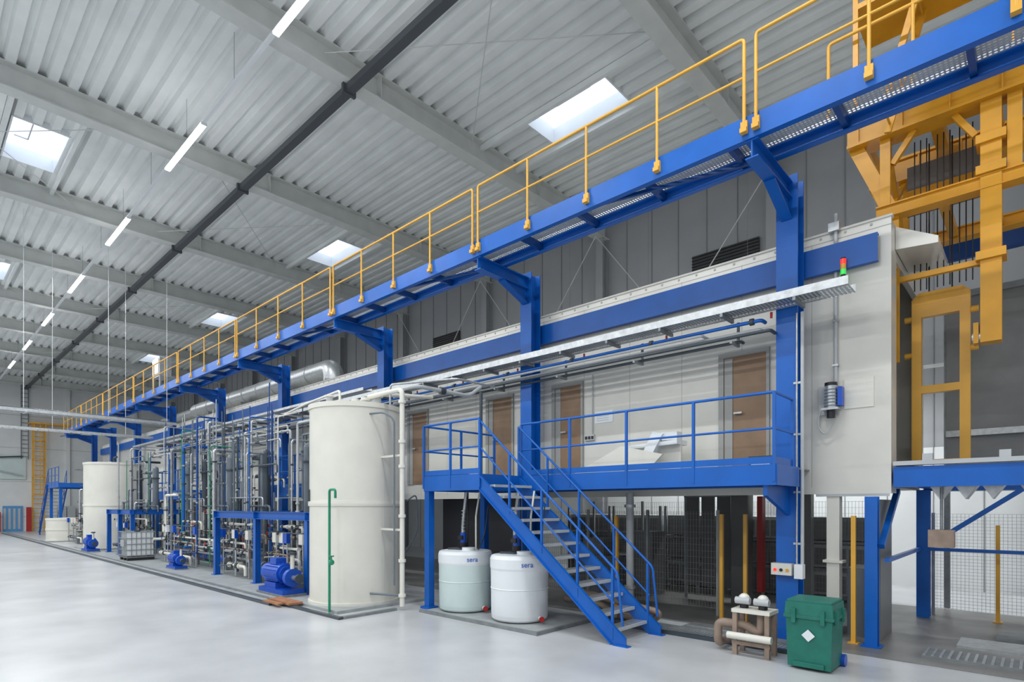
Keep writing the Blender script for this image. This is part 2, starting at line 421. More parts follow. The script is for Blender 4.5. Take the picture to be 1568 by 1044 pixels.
def deck(k,x0,x1,y0,y1,z,mt=BLUE):
    cchan(k,x0,x1,y0,z-.30,z,1,mt); cchan(k,x0,x1,y1,z-.30,z,-1,mt)
    k.box(x0-.01,x0+.01,y0,y1,z-.30,z,mt); k.box(x1-.01,x1+.01,y0,y1,z-.30,z,mt)
    k.box(x0+.02,x1-.02,y0+.02,y1-.02,z-.03,z-.008,STEELD)
    x=x0+1
    while x<x1-.4: k.box(x-.03,x+.03,y0+.02,y1-.02,z-.2,z-.03,mt); x+=1.2
deck(k,-9.28,-2.75,8.5,9.52,ZP); deck(k,-9.27,-7.63,7.34,8.46,ZP)
k.box(-9.28,-2.75,9.53,EY-.01,ZP-.03,ZP-.008,STEELD)
railing(k,[(-7.63,8.5),(-2.78,8.5),(-2.78,9.3)],ZP,1.03,BLUE,.022,1.2)
railing(k,[(-7.63,7.34),(-9.28,7.34),(-9.28,9.4)],ZP,1.03,BLUE,.022,.85)
for x,y in ((-9.2,7.42),(-9.2,9.0),(-7.7,8.6)):
    k.box(x-.07,x+.07,y-.07,y+.07,0.03,ZP-.3,BLUE); k.box(x-.13,x+.13,y-.13,y+.13,0.0,.045,BLUE)
k.prism([(-2.95,9.54,2.4),(-2.95,8.55,2.4),(-2.95,8.55,2.25),(-2.95,9.54,1.95)],(.06,0,0),BLUE)
k.make()
stairs('steel_staircase',-7.63,-4.66,7.36,8.42,ZP).make()
k=B('stacked_white_panels')
k.prism([(-6.9,9.2,2.72),(-5.2,9.2,2.74),(-4.9,9.2,3.02),(-5.75,9.2,3.22)],(0,.04,0),CREAM2)
k.prism([(-6.0,9.35,3.16),(-5.9,9.35,3.22),(-4.7,9.35,3.28),(-4.7,9.35,3.2)],(0,.4,0),WHITE)
k.prism([(-5.55,9.3,2.72),(-5.35,9.3,2.72),(-4.95,9.3,3.4),(-5.15,9.3,3.45)],(0,.35,0),WHITE)
k.box(-5.3,-4.7,9.5,9.55,2.72,3.42,CREAM2).box(-5.0,-4.7,9.35,9.5,3.28,3.42,WHITE)
k.make()
k=B('small_electrical_box').box(-3.55,-3.15,9.6,9.9,2.72,2.92,DKG).box(-3.5,-3.2,9.59,9.6,2.76,2.88,WHITE).make()

for x0,x1 in ((-19.5,-13.3),(-32,-27.5)):
    k=B('service_platform'); deck(k,x0,x1,8.6,9.5,ZP)
    railing(k,[(x0,9.5),(x0,8.6),(x1,8.6),(x1,9.5)],ZP,1.03,BLUE,.022,1.1)
    for x in (x0+.1,x1-.1): k.box(x-.07,x+.07,8.62,8.76,0,ZP-.3,BLUE)
    k.make()

# ---------------------------------------------------------------- big tank
def bigtank(name,cx,cy,R,H):
    t=B(name); c=(cx,cy,.06)
    t.lathe(c,[(R+.03,0),(R+.03,.05),(R,.05),(R,H*.5-.05),(R+.025,H*.5-.05),(R+.03,H*.5),(R+.025,H*.5+.05),(R,H*.5+.05),(R,H-.10),(R+.03,H-.10),(R+.03,H),(R-.02,H+.01),(.01,H+.05)],CREAM2,72)
    t.box(cx-R-.15,cx+R+.12,cy-R-.12,cy+R+.12,0,.06,PLINTH)
    return t
t=bigtank('process_storage_tank',-11.05,6.85,.965,4.18)
for a,rr,h in ((.3,.08,.22),(1.4,.12,.12),(2.6,.06,.3),(4.6,.07,.2)):
    x=-11.05+.6*math.cos(a);y=6.85+.6*math.sin(a)
    t.cyl((x,y,4.2),(x,y,4.24+h),rr,GREYL,14).flange((x,y,4.24+h),(0,0,1),rr*1.5,CREAM2)
t.box(-11.4,-11.33,5.88,5.92,2.2,2.45,DKG)
t.make()
k=B('tank_overflow_pipe')
PX,PY=-9.42,6.9
k.tube([(-10.6,6.9,4.45),(PX,PY,4.45),(PX,PY,.08)],.05,CREAM2,12,.12)
k.tube([(-10.15,6.6,4.0),(-9.75,6.7,4.0),(-9.55,6.8,3.85),(-9.55,6.8,.5)],.02,GREYP,10,.12)
for z in (4.2,3.4,2.9,1.9,1.0,.3): k.flange((PX,PY,z),(0,0,1),.075,CREAM2,.06)
for z in (1.6,3.1): k.box(-10.1,PX,6.85,6.89,z,z+.04,CREAM2)
k.tube([(-9.4,7.0,2.2),(-9.35,7.2,2.35),(-9.3,7.2,1.6),(-9.5,7.0,1.1)],.016,DKG,8,.15)
k.tube([(-10.1,6.6,.3),(-9.6,6.8,.3),(PX,PY,.3)],.022,GREYP,8)
k.make()
k=B('green_water_pipe_stand')
k.tube([(-10.17,5.72,.03),(-10.17,5.72,2.42),(-9.95,5.72,2.42),(-9.95,5.72,2.25)],.025,GREENP,10,.06)
k.tube([(-10.17,5.72,1.02),(-9.98,5.66,1.02),(-9.9,5.62,1.02)],.03,GREENP,10).sph((-9.95,5.64,1.02),.055,GREENP)
k.cyl((-9.95,5.64,1.05),(-9.95,5.64,1.14),.012,GREENP).cyl((-9.95,5.64,1.13),(-9.95,5.64,1.15),.05,GREENP)
k.box(-10.25,-10.09,5.64,5.8,0,.03,STEEL)
k.make()
bigtank('process_storage_tank',-34.0,7.35,1.25,4.15).make()
bigtank('small_storage_tank',-43.0,6.9,1.0,1.3).make()

k=B('tank_feed_pipework')
k.tube([(-11.3,7.0,4.4),(-11.3,7.6,4.7),(-11.3,9.2,4.85)],.05,CREAM2,12,.15)
k.tube([(-10.9,7.0,4.4),(-10.9,7.4,4.62),(-9.6,7.4,4.62),(-9.6,8.9,4.62),(-9.6,9.3,4.9)],.045,GREYL,12,.15)
k.tube([(-11.8,6.9,4.3),(-11.8,6.9,4.75),(-14,7.2,4.75),(-16,7.6,4.75)],.03,CREAM2,10,.1)
k.tube([(-10.4,7.3,4.3),(-10.4,7.3,4.75),(-8.9,7.9,4.75),(-8.9,9.0,4.75)],.025,STEEL,10,.1)
for x in (-11.3,-10.9): k.flange((x,7.0,4.45),(0,0,1),.1,CREAM2,.06)
k.flange((-9.6,8.1,4.62),(0,1,0),.08,DKG,.12)
k.tube([(-9.0,8.7,4.6),(-9.0,8.7,2.75)],.035,DKG,10)
k.make()

# ---------------------------------------------------------------- dosing tanks
def dosing(cx,cy,m_,m2):
    t=B('dosing_tank'); R=.53; z0=.05
    t.lathe((cx,cy,z0),[(.01,0),(R-.05,0),(R-.02,.03),(R-.01,.1),(R,.9)],m_,48)
    t.lathe((cx,cy,z0),[(R,.9),(R+.01,.94),(R+.01,1.1),(R-.01,1.15),(R-.04,1.165),(.2,1.18),(.01,1.18)],m2,48)
    t.lathe((cx,cy,z0),[(R-.008,.55),(R+.004,.57),(R-.008,.59)],m_,48)
    t.cyl((cx+.15,cy-.05,1.22),(cx+.15,cy-.05,1.28),.13,m2,24)
    t.cyl((cx-.12,cy+.05,1.22),(cx-.12,cy+.05,1.36),.09,BLACK,18)
    t.cyl((cx-.12,cy+.05,1.36),(cx-.12,cy+.05,1.56),.06,PUMPB,18).box(cx-.18,cx-.06,cy-.04,cy,1.42,1.5,BLACK)
    t.box(cx-.3,cx+.05,cy-.2,cy+.25,1.22,1.26,DKG)
    t.tube([(cx+.1,cy+.2,1.2),(cx+.1,cy+.2,1.9),(cx+.1,cy+.3,2.38)],.018,CREAM2,8)
    t.tube([(cx-.2,cy+.25,1.2),(cx-.2,cy+.25,2.0),(cx-.3,cy+.35,2.38)],.015,BLACK,8)
    t.tube([(cx-.3,cy+.2,1.2),(cx-.35,cy+.25,1.7),(cx-.3,cy+.3,2.38)],.035,STEEL,10)
    for i in range(8): t.cyl((cx-.33,cy+.25,1.5+.07*i),(cx-.33,cy+.25,1.52+.07*i),.045,STEEL,10)
    t.tube([(cx+.25,cy+.1,1.2),(cx+.35,cy+.2,1.5),(cx+.35,cy+.3,2.1)],.012,BLACK,8,.15)
    ang=math.atan2(-cy,-cx)+.25
    d=Vector((math.cos(ang),math.sin(ang),0)); 
    sd=Vector((-d.y,d.x,0))
    q=Vector((cx,cy,.12))+d*(R+.01)+sd*.25-d*.06; t.cyl(q,q+d*.1,.04,WHITE,12).cyl(q+d*.1,q+d*.12,.05,RED,12)
    o=t.make()
    cu=bpy.data.curves.new('label','FONT'); cu.body='sera'; cu.size=.13; cu.align_x='CENTER'; cu.extrude=.002
    to=bpy.data.objects.new('label',cu); S.collection.objects.link(to); cu.materials.append(PUMPB)
    to.location=(cx+d.x*(R+.018),cy+d.y*(R+.018),1.03); to.rotation_euler=(math.pi/2,0,ang+math.pi/2); to.parent=o
    return o
dosing(-8.47,7.75,PALE,WHITE); dosing(-7.0,7.75,WHITE,WHITE)
k=B('basin_tray').box(-9.0,-6.0,7.05,8.7,0,.03,PLINTH)
k.box(-9.0,-6.0,7.0,7.05,0,.06,STEELD).box(-6.0,-5.95,7.0,8.7,0,.06,STEELD).make()
k=B('floor_drain_pipe').tube([(-5.9,8.9,.12),(-4.9,8.9,.12),(-4.7,8.75,.3),(-6.3,8.7,.5)],.06,BROWN,12).tube([(-6.6,8.6,.35),(-5.8,8.6,.35),(-5.6,8.8,.12)],.05,BROWN,12).make()

# ---------------------------------------------------------------- kerb strips, plates
k=B('floor_kerb')
k.box(-58,-11.9,5.30,5.37,0,.06,DKG).box(-58,-11.9,5.37,5.62,0,.02,PLINTH).box(-58,-11.9,5.62,5.70,0,.05,STEELD)
k.box(-9.55,-9.45,5.6,6.8,0,.05,STEELD).box(-11.9,-9.45,5.50,5.58,0,.05,DKG)
k.make()
B('pipework_plinth').box(-33,-12.3,5.75,9.2,0,.015,PLINTH).make()
k=B('floor_drain_grating').box(-5.9,-2.6,8.55,8.62,0,.06,DKG).box(-5.9,-2.6,8.62,8.98,0,.03,STEEL).box(-5.9,-2.6,8.98,9.05,0,.06,STEELD)
x=-5.85
while x<-2.6: k.box(x,x+.012,8.62,8.98,.03,.036,STEELD); x+=.06
k.make()
k=B('steel_floor_plate').box(-4.4,-3.3,9.1,9.4,.0,.09,STEEL).box(-5.3,-4.5,9.12,9.5,.0,.05,GREYL).make()
k=B('wood_plank').box(-12.3,-11.3,5.45,5.75,.06,.10,WOOD).box(-12.2,-11.5,5.3,5.42,.06,.09,WOOD).make()
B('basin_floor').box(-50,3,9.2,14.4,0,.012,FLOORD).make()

# ---------------------------------------------------------------- green container
k=B('green_wheeled_container')
gx,gy=-2.16,8.15
def frus(b,cx,cy,z0,z1,a0,b0,a1,b1,mt):
    b.add([(cx-a0,cy-b0,z0),(cx+a0,cy-b0,z0),(cx+a0,cy+b0,z0),(cx-a0,cy+b0,z0),(cx-a1,cy-b1,z1),(cx+a1,cy-b1,z1),(cx+a1,cy+b1,z1),(cx-a1,cy+b1,z1)],
          [(0,3,2,1),(4,5,6,7),(0,1,5,4),(1,2,6,5),(2,3,7,6),(3,0,4,7)],mt)
frus(k,gx,gy,.03,.68,.255,.255,.272,.272,GREEN)
k.box(gx-.295,gx+.295,gy-.295,gy+.295,.66,.70,GREEN)
frus(k,gx,gy,.70,.86,.285,.285,.275,.275,GREEN)
k.box(gx-.26,gx+.26,gy-.26,gy+.26,.86,.89,GREEN)
for s_ in (-.17,.17): k.box(gx+s_-.025,gx+s_+.025,gy-.315,gy-.28,.6,.78,GREEN); k.box(gx+.28,gx+.315,gy+s_-.025,gy+s_+.025,.6,.78,GREEN)
k.cyl((gx+.2,gy+.28,.08),(gx+.3,gy+.28,.08),.08,PUMPB,16).cyl((gx-.3,gy+.28,.08),(gx-.2,gy+.28,.08),.08,PUMPB,16)
k.prism([(gx,gy-.275,.37),(gx+.08,gy-.28,.45),(gx,gy-.285,.53),(gx-.08,gy-.28,.45)],(0,-.006,0),WHITE)
k.box(gx-.18,gx+.18,gy-.29,gy-.26,.04,.1,GREEN)
o=k.make(bevel=.018)

k=B('pipe_valve_stand')
px,py=-2.95,8.2
for dx in (-.22,.22):
    k.box(px+dx-.03,px+dx+.03,py-.15,py-.09,0,.62,BROWN).box(px+dx-.03,px+dx+.03,py+.12,py+.18,0,.62,BROWN)
k.box(px-.26,px+.26,py-.16,py+.2,.6,.65,CREAM2)
k.box(px-.26,px+.26,py-.15,py-.10,.15,.2,BROWN)
for dx in (-.14,.12): k.cyl((px+dx,py,.65),(px+dx,py,.72),.06,BLACK).sph((px+dx,py,.78),.08,CREAM2).cyl((px+dx-.1,py-.05,.76),(px+dx+.1,py-.05,.76),.05,GREYL)
k.tube([(px-.5,py+.3,.1),(px-.5,py-.05,.1),(px-.5,py-.05,.42),(px-.1,py-.05,.42),(px+.1,py-.02,.3),(px+.1,py,.65)],.06,BROWN,12,.1)
k.tube([(px-.3,py-.2,.28),(px+.3,py-.2,.28)],.05,CREAM2,10)
k.make()

# ---------------------------------------------------------------- pumps
def pump(x,y,s=1,ang=0):
    k=B('centrifugal_pump')
    k.box(-.75,.55,-.28,.28,0,.06,STEELD).box(-.7,.5,-.25,.25,.06,.16,PUMPB)
    k.cyl((-.62,0,.48),(.12,0,.48),.22,PUMPB,24).cyl((-.72,0,.48),(-.62,0,.48),.2,PUMPB,24).cyl((.12,0,.48),(.2,0,.48),.17,PUMPB,20)
    for i in range(16):
        a=2*math.pi*i/16; cxx=math.cos(a)*.23;szz=math.sin(a)*.23
        k.bar((-.56,cxx,.48+szz),(.06,cxx,.48+szz),.012,.03,PUMPB,(0,cxx,szz))
    k.box(-.4,-.1,-.12,.12,.68,.82,PUMPB).box(-.55,0,-.18,.18,.16,.28,PUMPB)
    k.cyl((.2,0,.42),(.38,0,.42),.1,STEEL,16).cyl((.38,0,.42),(.5,0,.42),.2,PUMPB,24).cyl((.5,0,.42),(.75,0,.42),.06,STEEL,16)
    k.cyl((.44,0,.6),(.44,0,.95),.045,CREAM2,14).flange((.44,0,.95),(0,0,1),.09,DKG,.05).flange((.75,0,.42),(1,0,0),.10,DKG,.05)
    o=k.make(); o.location=(x,y,0); o.scale=(s,s,s); o.rotation_euler=(0,0,ang); return o
pump(-13.15,6.2,1.05,0); pump(-31.9,6.0,.95,0); pump(-21.0,6.3,.75,0)

k=B('ibc_container')
ix,iy=-25.9,6.35
k.box(ix-.5,ix+.5,iy-.42,iy+.42,.18,1.08,WHITE)
k.box(ix-.08,ix+.08,iy-.08,iy+.08,1.08,1.14,BLACK)
for z in (.2,.42,.64,.86,1.1):
    for a,b in (((ix-.55,iy-.48),(ix+.55,iy-.48)),((ix+.55,iy-.48),(ix+.55,iy+.48)),((ix+.55,iy+.48),(ix-.55,iy+.48)),((ix-.55,iy+.48),(ix-.55,iy-.48))):
        k.cyl((*a,z),(*b,z),.016,STEELD,8)
for i in range(7):
    x=ix-.55+1.1*i/6; k.cyl((x,iy-.48,.15),(x,iy-.48,1.1),.013,STEELD,8); k.cyl((x,iy+.48,.15),(x,iy+.48,1.1),.013,STEELD,8)
for i in range(1,6):
    y=iy-.48+.96*i/6; k.cyl((ix+.55,y,.15),(ix+.55,y,1.1),.013,STEELD,8); k.cyl((ix-.55,y,.15),(ix-.55,y,1.1),.013,STEELD,8)
for x in (ix-.45,ix,ix+.45): k.box(x-.08,x+.08,iy-.45,iy+.45,0,.12,BLACK)
k.box(ix-.55,ix+.55,iy-.48,iy+.48,.12,.16,STEELD).box(ix-.25,ix+.25,iy-.5,iy-.49,.55,.8,STEEL)
k.make()

def bframe(x0,x1,y0,y1,z):
    k=B('pipe_support_frame')
    for x in (x0,(x0+x1)/2,x1):
        for y in (y0,y1):
            k.ibeam((x,y,.02),(x,y,z-.2),.15,.15,BLUE,.015,(0,1,0)); k.box(x-.13,x+.13,y-.13,y+.13,0,.03,BLUE)
        k.ibeam((x,y0-.1,z-.1),(x,y1+.1,z-.1),.15,.2,BLUE,.015)
    for y in (y0,y1): k.ibeam((x0-.15,y,z-.1),(x1+.15,y,z-.1),.15,.2,BLUE,.015)
    k.make()
bframe(-18.4,-12.7,6.6,8.3,1.95); bframe(-31,-27.2,6.5,8.3,1.95)

# ---------------------------------------------------------------- process pipework
def valve(k,c,ax,r,mt=DKG,h=.16,hm=BLACK):
    c=Vector(c); k.flange(c-Vector(ax)*.06,ax,r*1.7,mt,.025); k.flange(c+Vector(ax)*.06,ax,r*1.7,mt,.025); k.sph(c,r*1.3,mt)
    o=Vector((0,-1,0)); k.cyl(c,c+o*h,.012,STEEL,8); k.cyl(c+o*h,c+o*(h+.02),.05,hm,12)
def pipework(x0,x1,nv,seed,ztop=4.9,zlow=None):
    rnd=random.Random(seed)
    k=B('process_pipework')
    pm=[STEEL,STEEL,GREYP,GREYP,GREYL,CREAM2,DKG,BLUED,GREYP,STEELD,GREENP,STEEL,DKG,BLUE]
    for i in range(nv):
        x=x0+(x1-x0)*(i+.5)/nv+rnd.uniform(-.12,.12); y=rnd.choice([6.75,7.0,7.2,7.5,7.8,8.1,8.4])
        r=rnd.choice([.014,.018,.022,.028,.035,.045,.055]); mt=rnd.choice(pm)
        if mt is GREENP: r=.016
        zt=rnd.uniform(3.6,ztop); zb=rnd.uniform(.25,.9)
        if rnd.random()<.25: zt=rnd.uniform(2.2,3.2)
        mode=rnd.random()
        if mode<.5:
            xx=x+rnd.choice([-1,1])*rnd.uniform(.3,.9)
            k.tube([(xx,y,zb),(x,y,zb),(x,y,zt),(x,y+rnd.uniform(.3,1.0),zt)],r,mt,8,.1)
        elif mode<.8:
            k.tube([(x,y-.4,zb),(x,y,zb),(x,y,zt),(x+rnd.uniform(.4,1.3),y,zt)],r,mt,8,.1)
        else:
            k.tube([(x,y,.05),(x,y,zt+.2)],r,mt,8)
        for j in range(rnd.randint(2,5)): k.flange((x,y,rnd.uniform(.7,zt-.2)),(0,0,1),max(r*1.6,.035),rnd.choice([mt,DKG,STEEL]),.05)
        valve(k,(x,y,rnd.choice([.9,1.1,1.3,1.5,1.9])),(0,0,1),max(r,.03),rnd.choice([DKG,CREAM2,GREYP]),.14,rnd.choice([BLACK,BLACK,RED,PUMPB,BROWN]))
    for z,y,r,mt in ((.35,6.75,.05,CREAM2),(.5,7.1,.04,STEEL),(.7,7.0,.045,GREYL),(.85,6.7,.025,BROWN),(1.0,6.85,.035,CREAM2),(1.15,7.4,.03,STEEL),(1.25,7.2,.035,BROWN),(1.4,6.8,.02,DKG),(1.55,6.95,.035,CREAM2),(2.1,7.4,.03,GREYP),(2.35,7.1,.02,STEEL),(2.9,7.8,.03,STEEL),(3.3,7.3,.025,DKG),(3.6,7.6,.035,GREYP),(4.0,7.3,.022,STEEL),(4.2,7.0,.02,GREYP),(4.35,7.9,.035,GREYL),(4.6,8.2,.03,CREAM2)):
        if zlow and z>zlow: continue
        a=x0+rnd.uniform(0,(x1-x0)*.4); b=x1-rnd.uniform(0,(x1-x0)*.4)
        k.tube([(a,y+.4,z),(a,y,z),(b,y,z),(b,y,z-.25)],r,mt,8,.1)
        for j in range(3): k.flange((rnd.uniform(a,b),y,z),(1,0,0),r*1.6,rnd.choice([mt,DKG]),.06)
        if z<2: valve(k,(rnd.uniform(a+.2,b-.2),y,z),(1,0,0),r,DKG)
    for j in range(max(2,nv//7)):
        x=rnd.uniform(x0+.3,x1-.3); y=rnd.choice([6.8,7.3])
        k.cyl((x,y,.35),(x+.35,y,.35),.11,PUMPB,16).cyl((x+.35,y,.35),(x+.42,y,.35),.13,STEELD,16).box(x,x+.45,y-.1,y+.1,.0,.2,STEELD)
    for j in range(max(2,nv//8)):
        x=rnd.uniform(x0+.5,x1-.5); y=7.6
        mt=rnd.choice([DKG,GREYP,GREYP]); k.cyl((x,y,1.9),(x,y,3.7),.12,mt,20).sph((x,y,3.7),.12,mt).flange((x,y,3.3),(0,0,1),.16,DKG,.05).cyl((x,y,.05),(x,y,1.9),.04,mt)
    for j in range(4):
        x=rnd.uniform(x0+.3,x1-.3); k.box(x-.1,x+.1,6.68,6.78,1.15,1.4,rnd.choice([WHITE,CREAM2,PUMPB])).cyl((x,6.75,.05),(x,6.75,1.2),.02,STEEL,8)
    k.make()
pipework(-15.9,-12.9,9,5,4.5,1.8)
pipework(-19.3,-15.6,26,6,4.9)
pipework(-24.8,-19.2,46,8,5.2)
pipework(-31.5,-27.0,16,11,4.9)
pipework(-42.0,-37.0,14,14,4.8)
k=B('instrument_rod')
rnd=random.Random(21)
for i in range(26):
    x=rnd.uniform(-26,-16); y=rnd.uniform(7,7.8); k.cyl((x,y,3.0),(x,y,rnd.uniform(4.7,5.7)),.016,rnd.choice([STEEL,GREYP,BLUED]),6)
k.make()
k=B('pipework_cable_tray').box(-33,-12.4,7.9,8.15,5.0,5.006,PERF).box(-33,-12.4,7.895,7.9,5.0,5.07,STEEL).box(-33,-12.4,8.15,8.155,5.0,5.07,STEEL)
x=-32
while x<-12: k.box(x,x+.04,7.9,9.52,4.95,4.99,STEEL); x+=2.9
k.make()

k=B('ventilation_duct')
k.tube([(-34,11.2,7.3),(-19.6,11.2,7.3),(-19.6,11.2,6.5)],.38,STEEL,28,.5)
x=-21.2
while x>-34: k.flange((x,11.2,7.3),(1,0,0),.41,STEEL,.05); x-=1.5
k.tube([(-24,12.4,7.8),(-44,12.4,7.8)],.3,STEEL,24)
for x in (-23,-27,-31): k.box(x-.04,x+.04,10.7,11.7,6.47,6.9,STEELD)
for x in (-26,-34,-42): k.box(x-.04,x+.04,12.2,12.6,6.44,7.5,STEELD)
k.make()
for a,b,z in ((-8.45,-6.3,9.85),(-21.9,-20,9.85)):
    k=B('wall_louvre').box(a,b,17.9,17.965,z,z+.5,DARKP)
    for i in range(5): k.box(a,b,17.86,17.9,z+.03+.1*i,z+.05+.1*i,BLACK)
    k.make()
k=B('wall_bracing_rod')
for a,b in ((-11.95,-5.85),(-18.05,-11.95),(-24.15,-18.05)):
    k.cyl((a,17.4,4),(b,17.4,12),.018,BEAM,6).cyl((b,17.4,4),(a,17.4,12),.018,BEAM,6)
k.make()

# ---------------------------------------------------------------- ladder tray crossing hall
k=B('suspended_cable_ladder')
for x in (-26.3,-25.8): k.box(x-.015,x+.015,-15.8,7.7,5.38,5.48,STEEL)
y=-15.5
while y<7.7: k.box(-26.3,-25.8,y,y+.03,5.40,5.43,STEEL); y+=.35
for x in (-29.3,-28.95): k.box(x-.015,x+.015,-15.8,7.7,5.1,5.18,STEEL)
y=-15.5
while y<7.7: k.box(-29.3,-28.95,y,y+.03,5.12,5.15,STEEL); y+=.35
k.cyl((-26.1,-15.8,5.5),(-26.1,7.7,5.5),.04,GREYL,8).cyl((-25.95,-15.8,5.5),(-25.95,7.7,5.5),.03,DKG,8)
for y in (-13,-9,-5,-1,3,5.5,7.5):
    k.cyl((-26.32,y,5.4),(-26.32,y,ZD-.01),.009,WHITE,6)
    k.box(-26.35,-25.75,y-.02,y+.02,5.35,5.38,STEEL)
    if y<7: k.cyl((-29.1,y+1.2,5.15),(-29.1,y+1.2,ZD-.01),.009,WHITE,6)
k.make()

# ---------------------------------------------------------------- hoist end (right)
k=B('conveyor_end_frame')
cchan(k,-1.6,4,EY,2.38,2.68,1,BLUE); cchan(k,-1.6,4,13.1,2.38,2.68,-1,BLUE)
k.box(-1.6,4,EY-.05,EY+.15,2.70,2.76,GREYL)
for x in (-1.5,1.0,3.5): k.ibeam((x,EY+.02,2.53),(x,13.08,2.53),.16,.22,BLUE,.015)
k.ibeam((-1.83,9.85,.02),(-1.83,9.85,2.24),.16,.16,BLUE,.02,(0,1,0)); k.box(-1.96,-1.70,9.72,9.98,0,.03,BLUE)
k.ibeam((-1.6,13.1,.02),(-1.6,13.1,2.4),.2,.2,BLUE,.02,(0,1,0)); k.ibeam((1.5,13.1,.02),(1.5,13.1,2.4),.2,.2,BLUE,.02,(0,1,0))
k.ibeam((1.5,9.95,.02),(1.5,9.95,2.4),.2,.2,BLUE,.02,(0,1,0))
k.bar((-1.6,13.05,1.3),(-.2,13.05,2.4),.08,.08,BLUE).bar((-1.72,9.9,1.5),(-1.72,11.2,2.35),.08,.08,BLUE).bar((-1.6,13.05,1.3),(1.5,13.05,1.3),.06,.06,BLUE)
k.bar((-1.65,9.9,1.3),(-1.65,13.1,1.3),.06,.06,BLUE)
for x in (-1.2,-.9,-.6,-.2): k.prism([(x,EY+.3,2.4),(x+.25,EY+.3,2.4),(x+.12,EY+.3,2.2)],(0,.5,0),STEEL)
for x in (-1.25,-.4): k.box(x,x+.12,EY+.0,EY+.12,2.76,2.86,GREYL)
k.make()
k=B('upper_blue_crossbeam'); cchan(k,-1.5,5,13.6,6.75,7.1,1,BLUED); k.make()

k=B('yellow_transport_hoist')
for yy in (10.9,12.6):
    k.box(-2.35,2.5,yy-.15,yy+.15,8.06,8.40,YELO)
    k.box(-2.35,2.5,yy-.2,yy+.2,8.02,8.06,YELO).box(-2.35,2.5,yy-.2,yy+.2,8.40,8.44,YELO)
    x=-2.2
    while x<2.4: k.box(x,x+.02,yy-.19,yy+.19,8.06,8.40,YELO); x+=.6
for x in (-2.2,-1.2,-.5,.4): k.box(x-.08,x+.08,11.05,12.45,8.1,8.36,YELO)
for yy in (10.9,12.6):
    k.bar((-2.25,yy,8.05),(-1.78,yy,6.9),.2,.12,YELO,(0,1,0))
    k.box(-1.9,-1.76,yy-.08,yy+.08,6.75,8.04,YELO)
    k.box(-1.95,-.1,yy-.08,yy+.08,6.76,6.92,YELO); k.box(-1.95,-.1,yy-.12,yy+.12,6.92,6.94,YELO); k.box(-1.95,-.1,yy-.12,yy+.12,6.74,6.76,YELO)
    k.bar((-1.74,yy,7.6),(-1.45,yy,8.02),.08,.08,YELO,(0,1,0)); k.bar((-.7,yy,7.6),(-.95,yy,8.02),.08,.08,YELO,(0,1,0))
k.bar((-1.82,11.0,6.85),(-1.82,12.5,7.95),.07,.07,YELO).bar((-1.82,12.5,6.85),(-1.82,11.0,7.95),.07,.07,YELO)
k.box(-1.7,-.7,12.0,12.04,7.15,8.0,PLATEG).box(-1.7,-.7,11.98,12.06,7.45,7.58,YELO)
for x in (-1.85,-1.1,-.5): k.box(x-.06,x+.06,11,12.5,6.77,6.9,YELO)
k.box(-.64,-.40,10.79,11.03,4.5,8.02,YELO)
for z in (7.4,6.95,5.7): k.box(-.69,-.35,10.74,11.08,z,z+.12,YELO)
k.cyl((-.74,10.9,4.6),(-.64,10.9,4.6),.08,STEEL).box(-.72,-.66,10.8,11,4.5,4.8,YELO)
k.box(-.34,-.18,10.82,10.98,6.94,8.02,YELO)
k.box(-1.65,-.4,10.86,10.94,5.67,5.75,YELO); k.box(-1.74,-1.65,10.86,10.94,4.4,6.75,YELO)
k.box(.3,.6,10.75,11.05,4.5,8.02,YELO)
for x in (-1.5,-1.42,-1.34,-1.2,-1.12,-1.04,-.92,-.84,-.76): k.cyl((x,11.3,5.6),(x,11.3,8.04),.009,BLACK,6)
for x in (-1.5,-1.0,-.2): k.cyl((x,11.5,8.6),(x+.35,11.5,8.6),.14,BLACK,14); k.box(x,x+.35,11.4,11.6,8.36,8.5,YELO)
a,b=-1.56,-.80; y0,y1=11.44,11.56; z0,z1=2.78,5.5
k.box(a,a+.13,y0,y1,z0,z1,YEL).box(b-.13,b,y0,y1,z0,z1,YEL).box(a+.13,b-.13,y0,y1,z0,z0+.08,YEL)
k.prism([(a,y0-.002,z1-.1),(b,y0-.002,z1-.1),(b,y0-.002,z1),(b-.1,y0-.002,z1+.1),(a+.1,y0-.002,z1+.1),(a,y0-.002,z1)],(0,.124,0),YEL)
k.box(a+.13,b-.13,y0,y1,3.95,4.07,YEL); k.box(a+.13,b-.13,y0,y1,5.2,5.40,YEL)
for zz in (5.2,4.6): k.cyl((a-.1,11.5,zz),(a,11.5,zz),.05,YEL).cyl((b,11.5,zz),(b+.1,11.5,zz),.05,YEL)
k.cyl(((a+b)/2-.15,11.5,5.6),((a+b)/2-.15,11.5,8.04),.012,BLACK,6); k.cyl(((a+b)/2+.15,11.5,5.6),((a+b)/2+.15,11.5,8.04),.012,BLACK,6)
k.make()
k=B('line_rear_partition_panel')
for i in range(5): k.box(-1.4+1.2*i,-.22+1.2*i,14.6,14.66,2.4,6.3,PLATEG)
k.box(-1.5,4.7,14.55,14.6,6.3,6.42,STEELD); 
k.box(-1.4,4.6,14.5,14.6,3.5,3.62,STEEL)
for x in (-1.4,1.0,3.4): k.box(x-.05,x+.05,14.66,14.76,0.012,6.3,STEELD)
k.make()

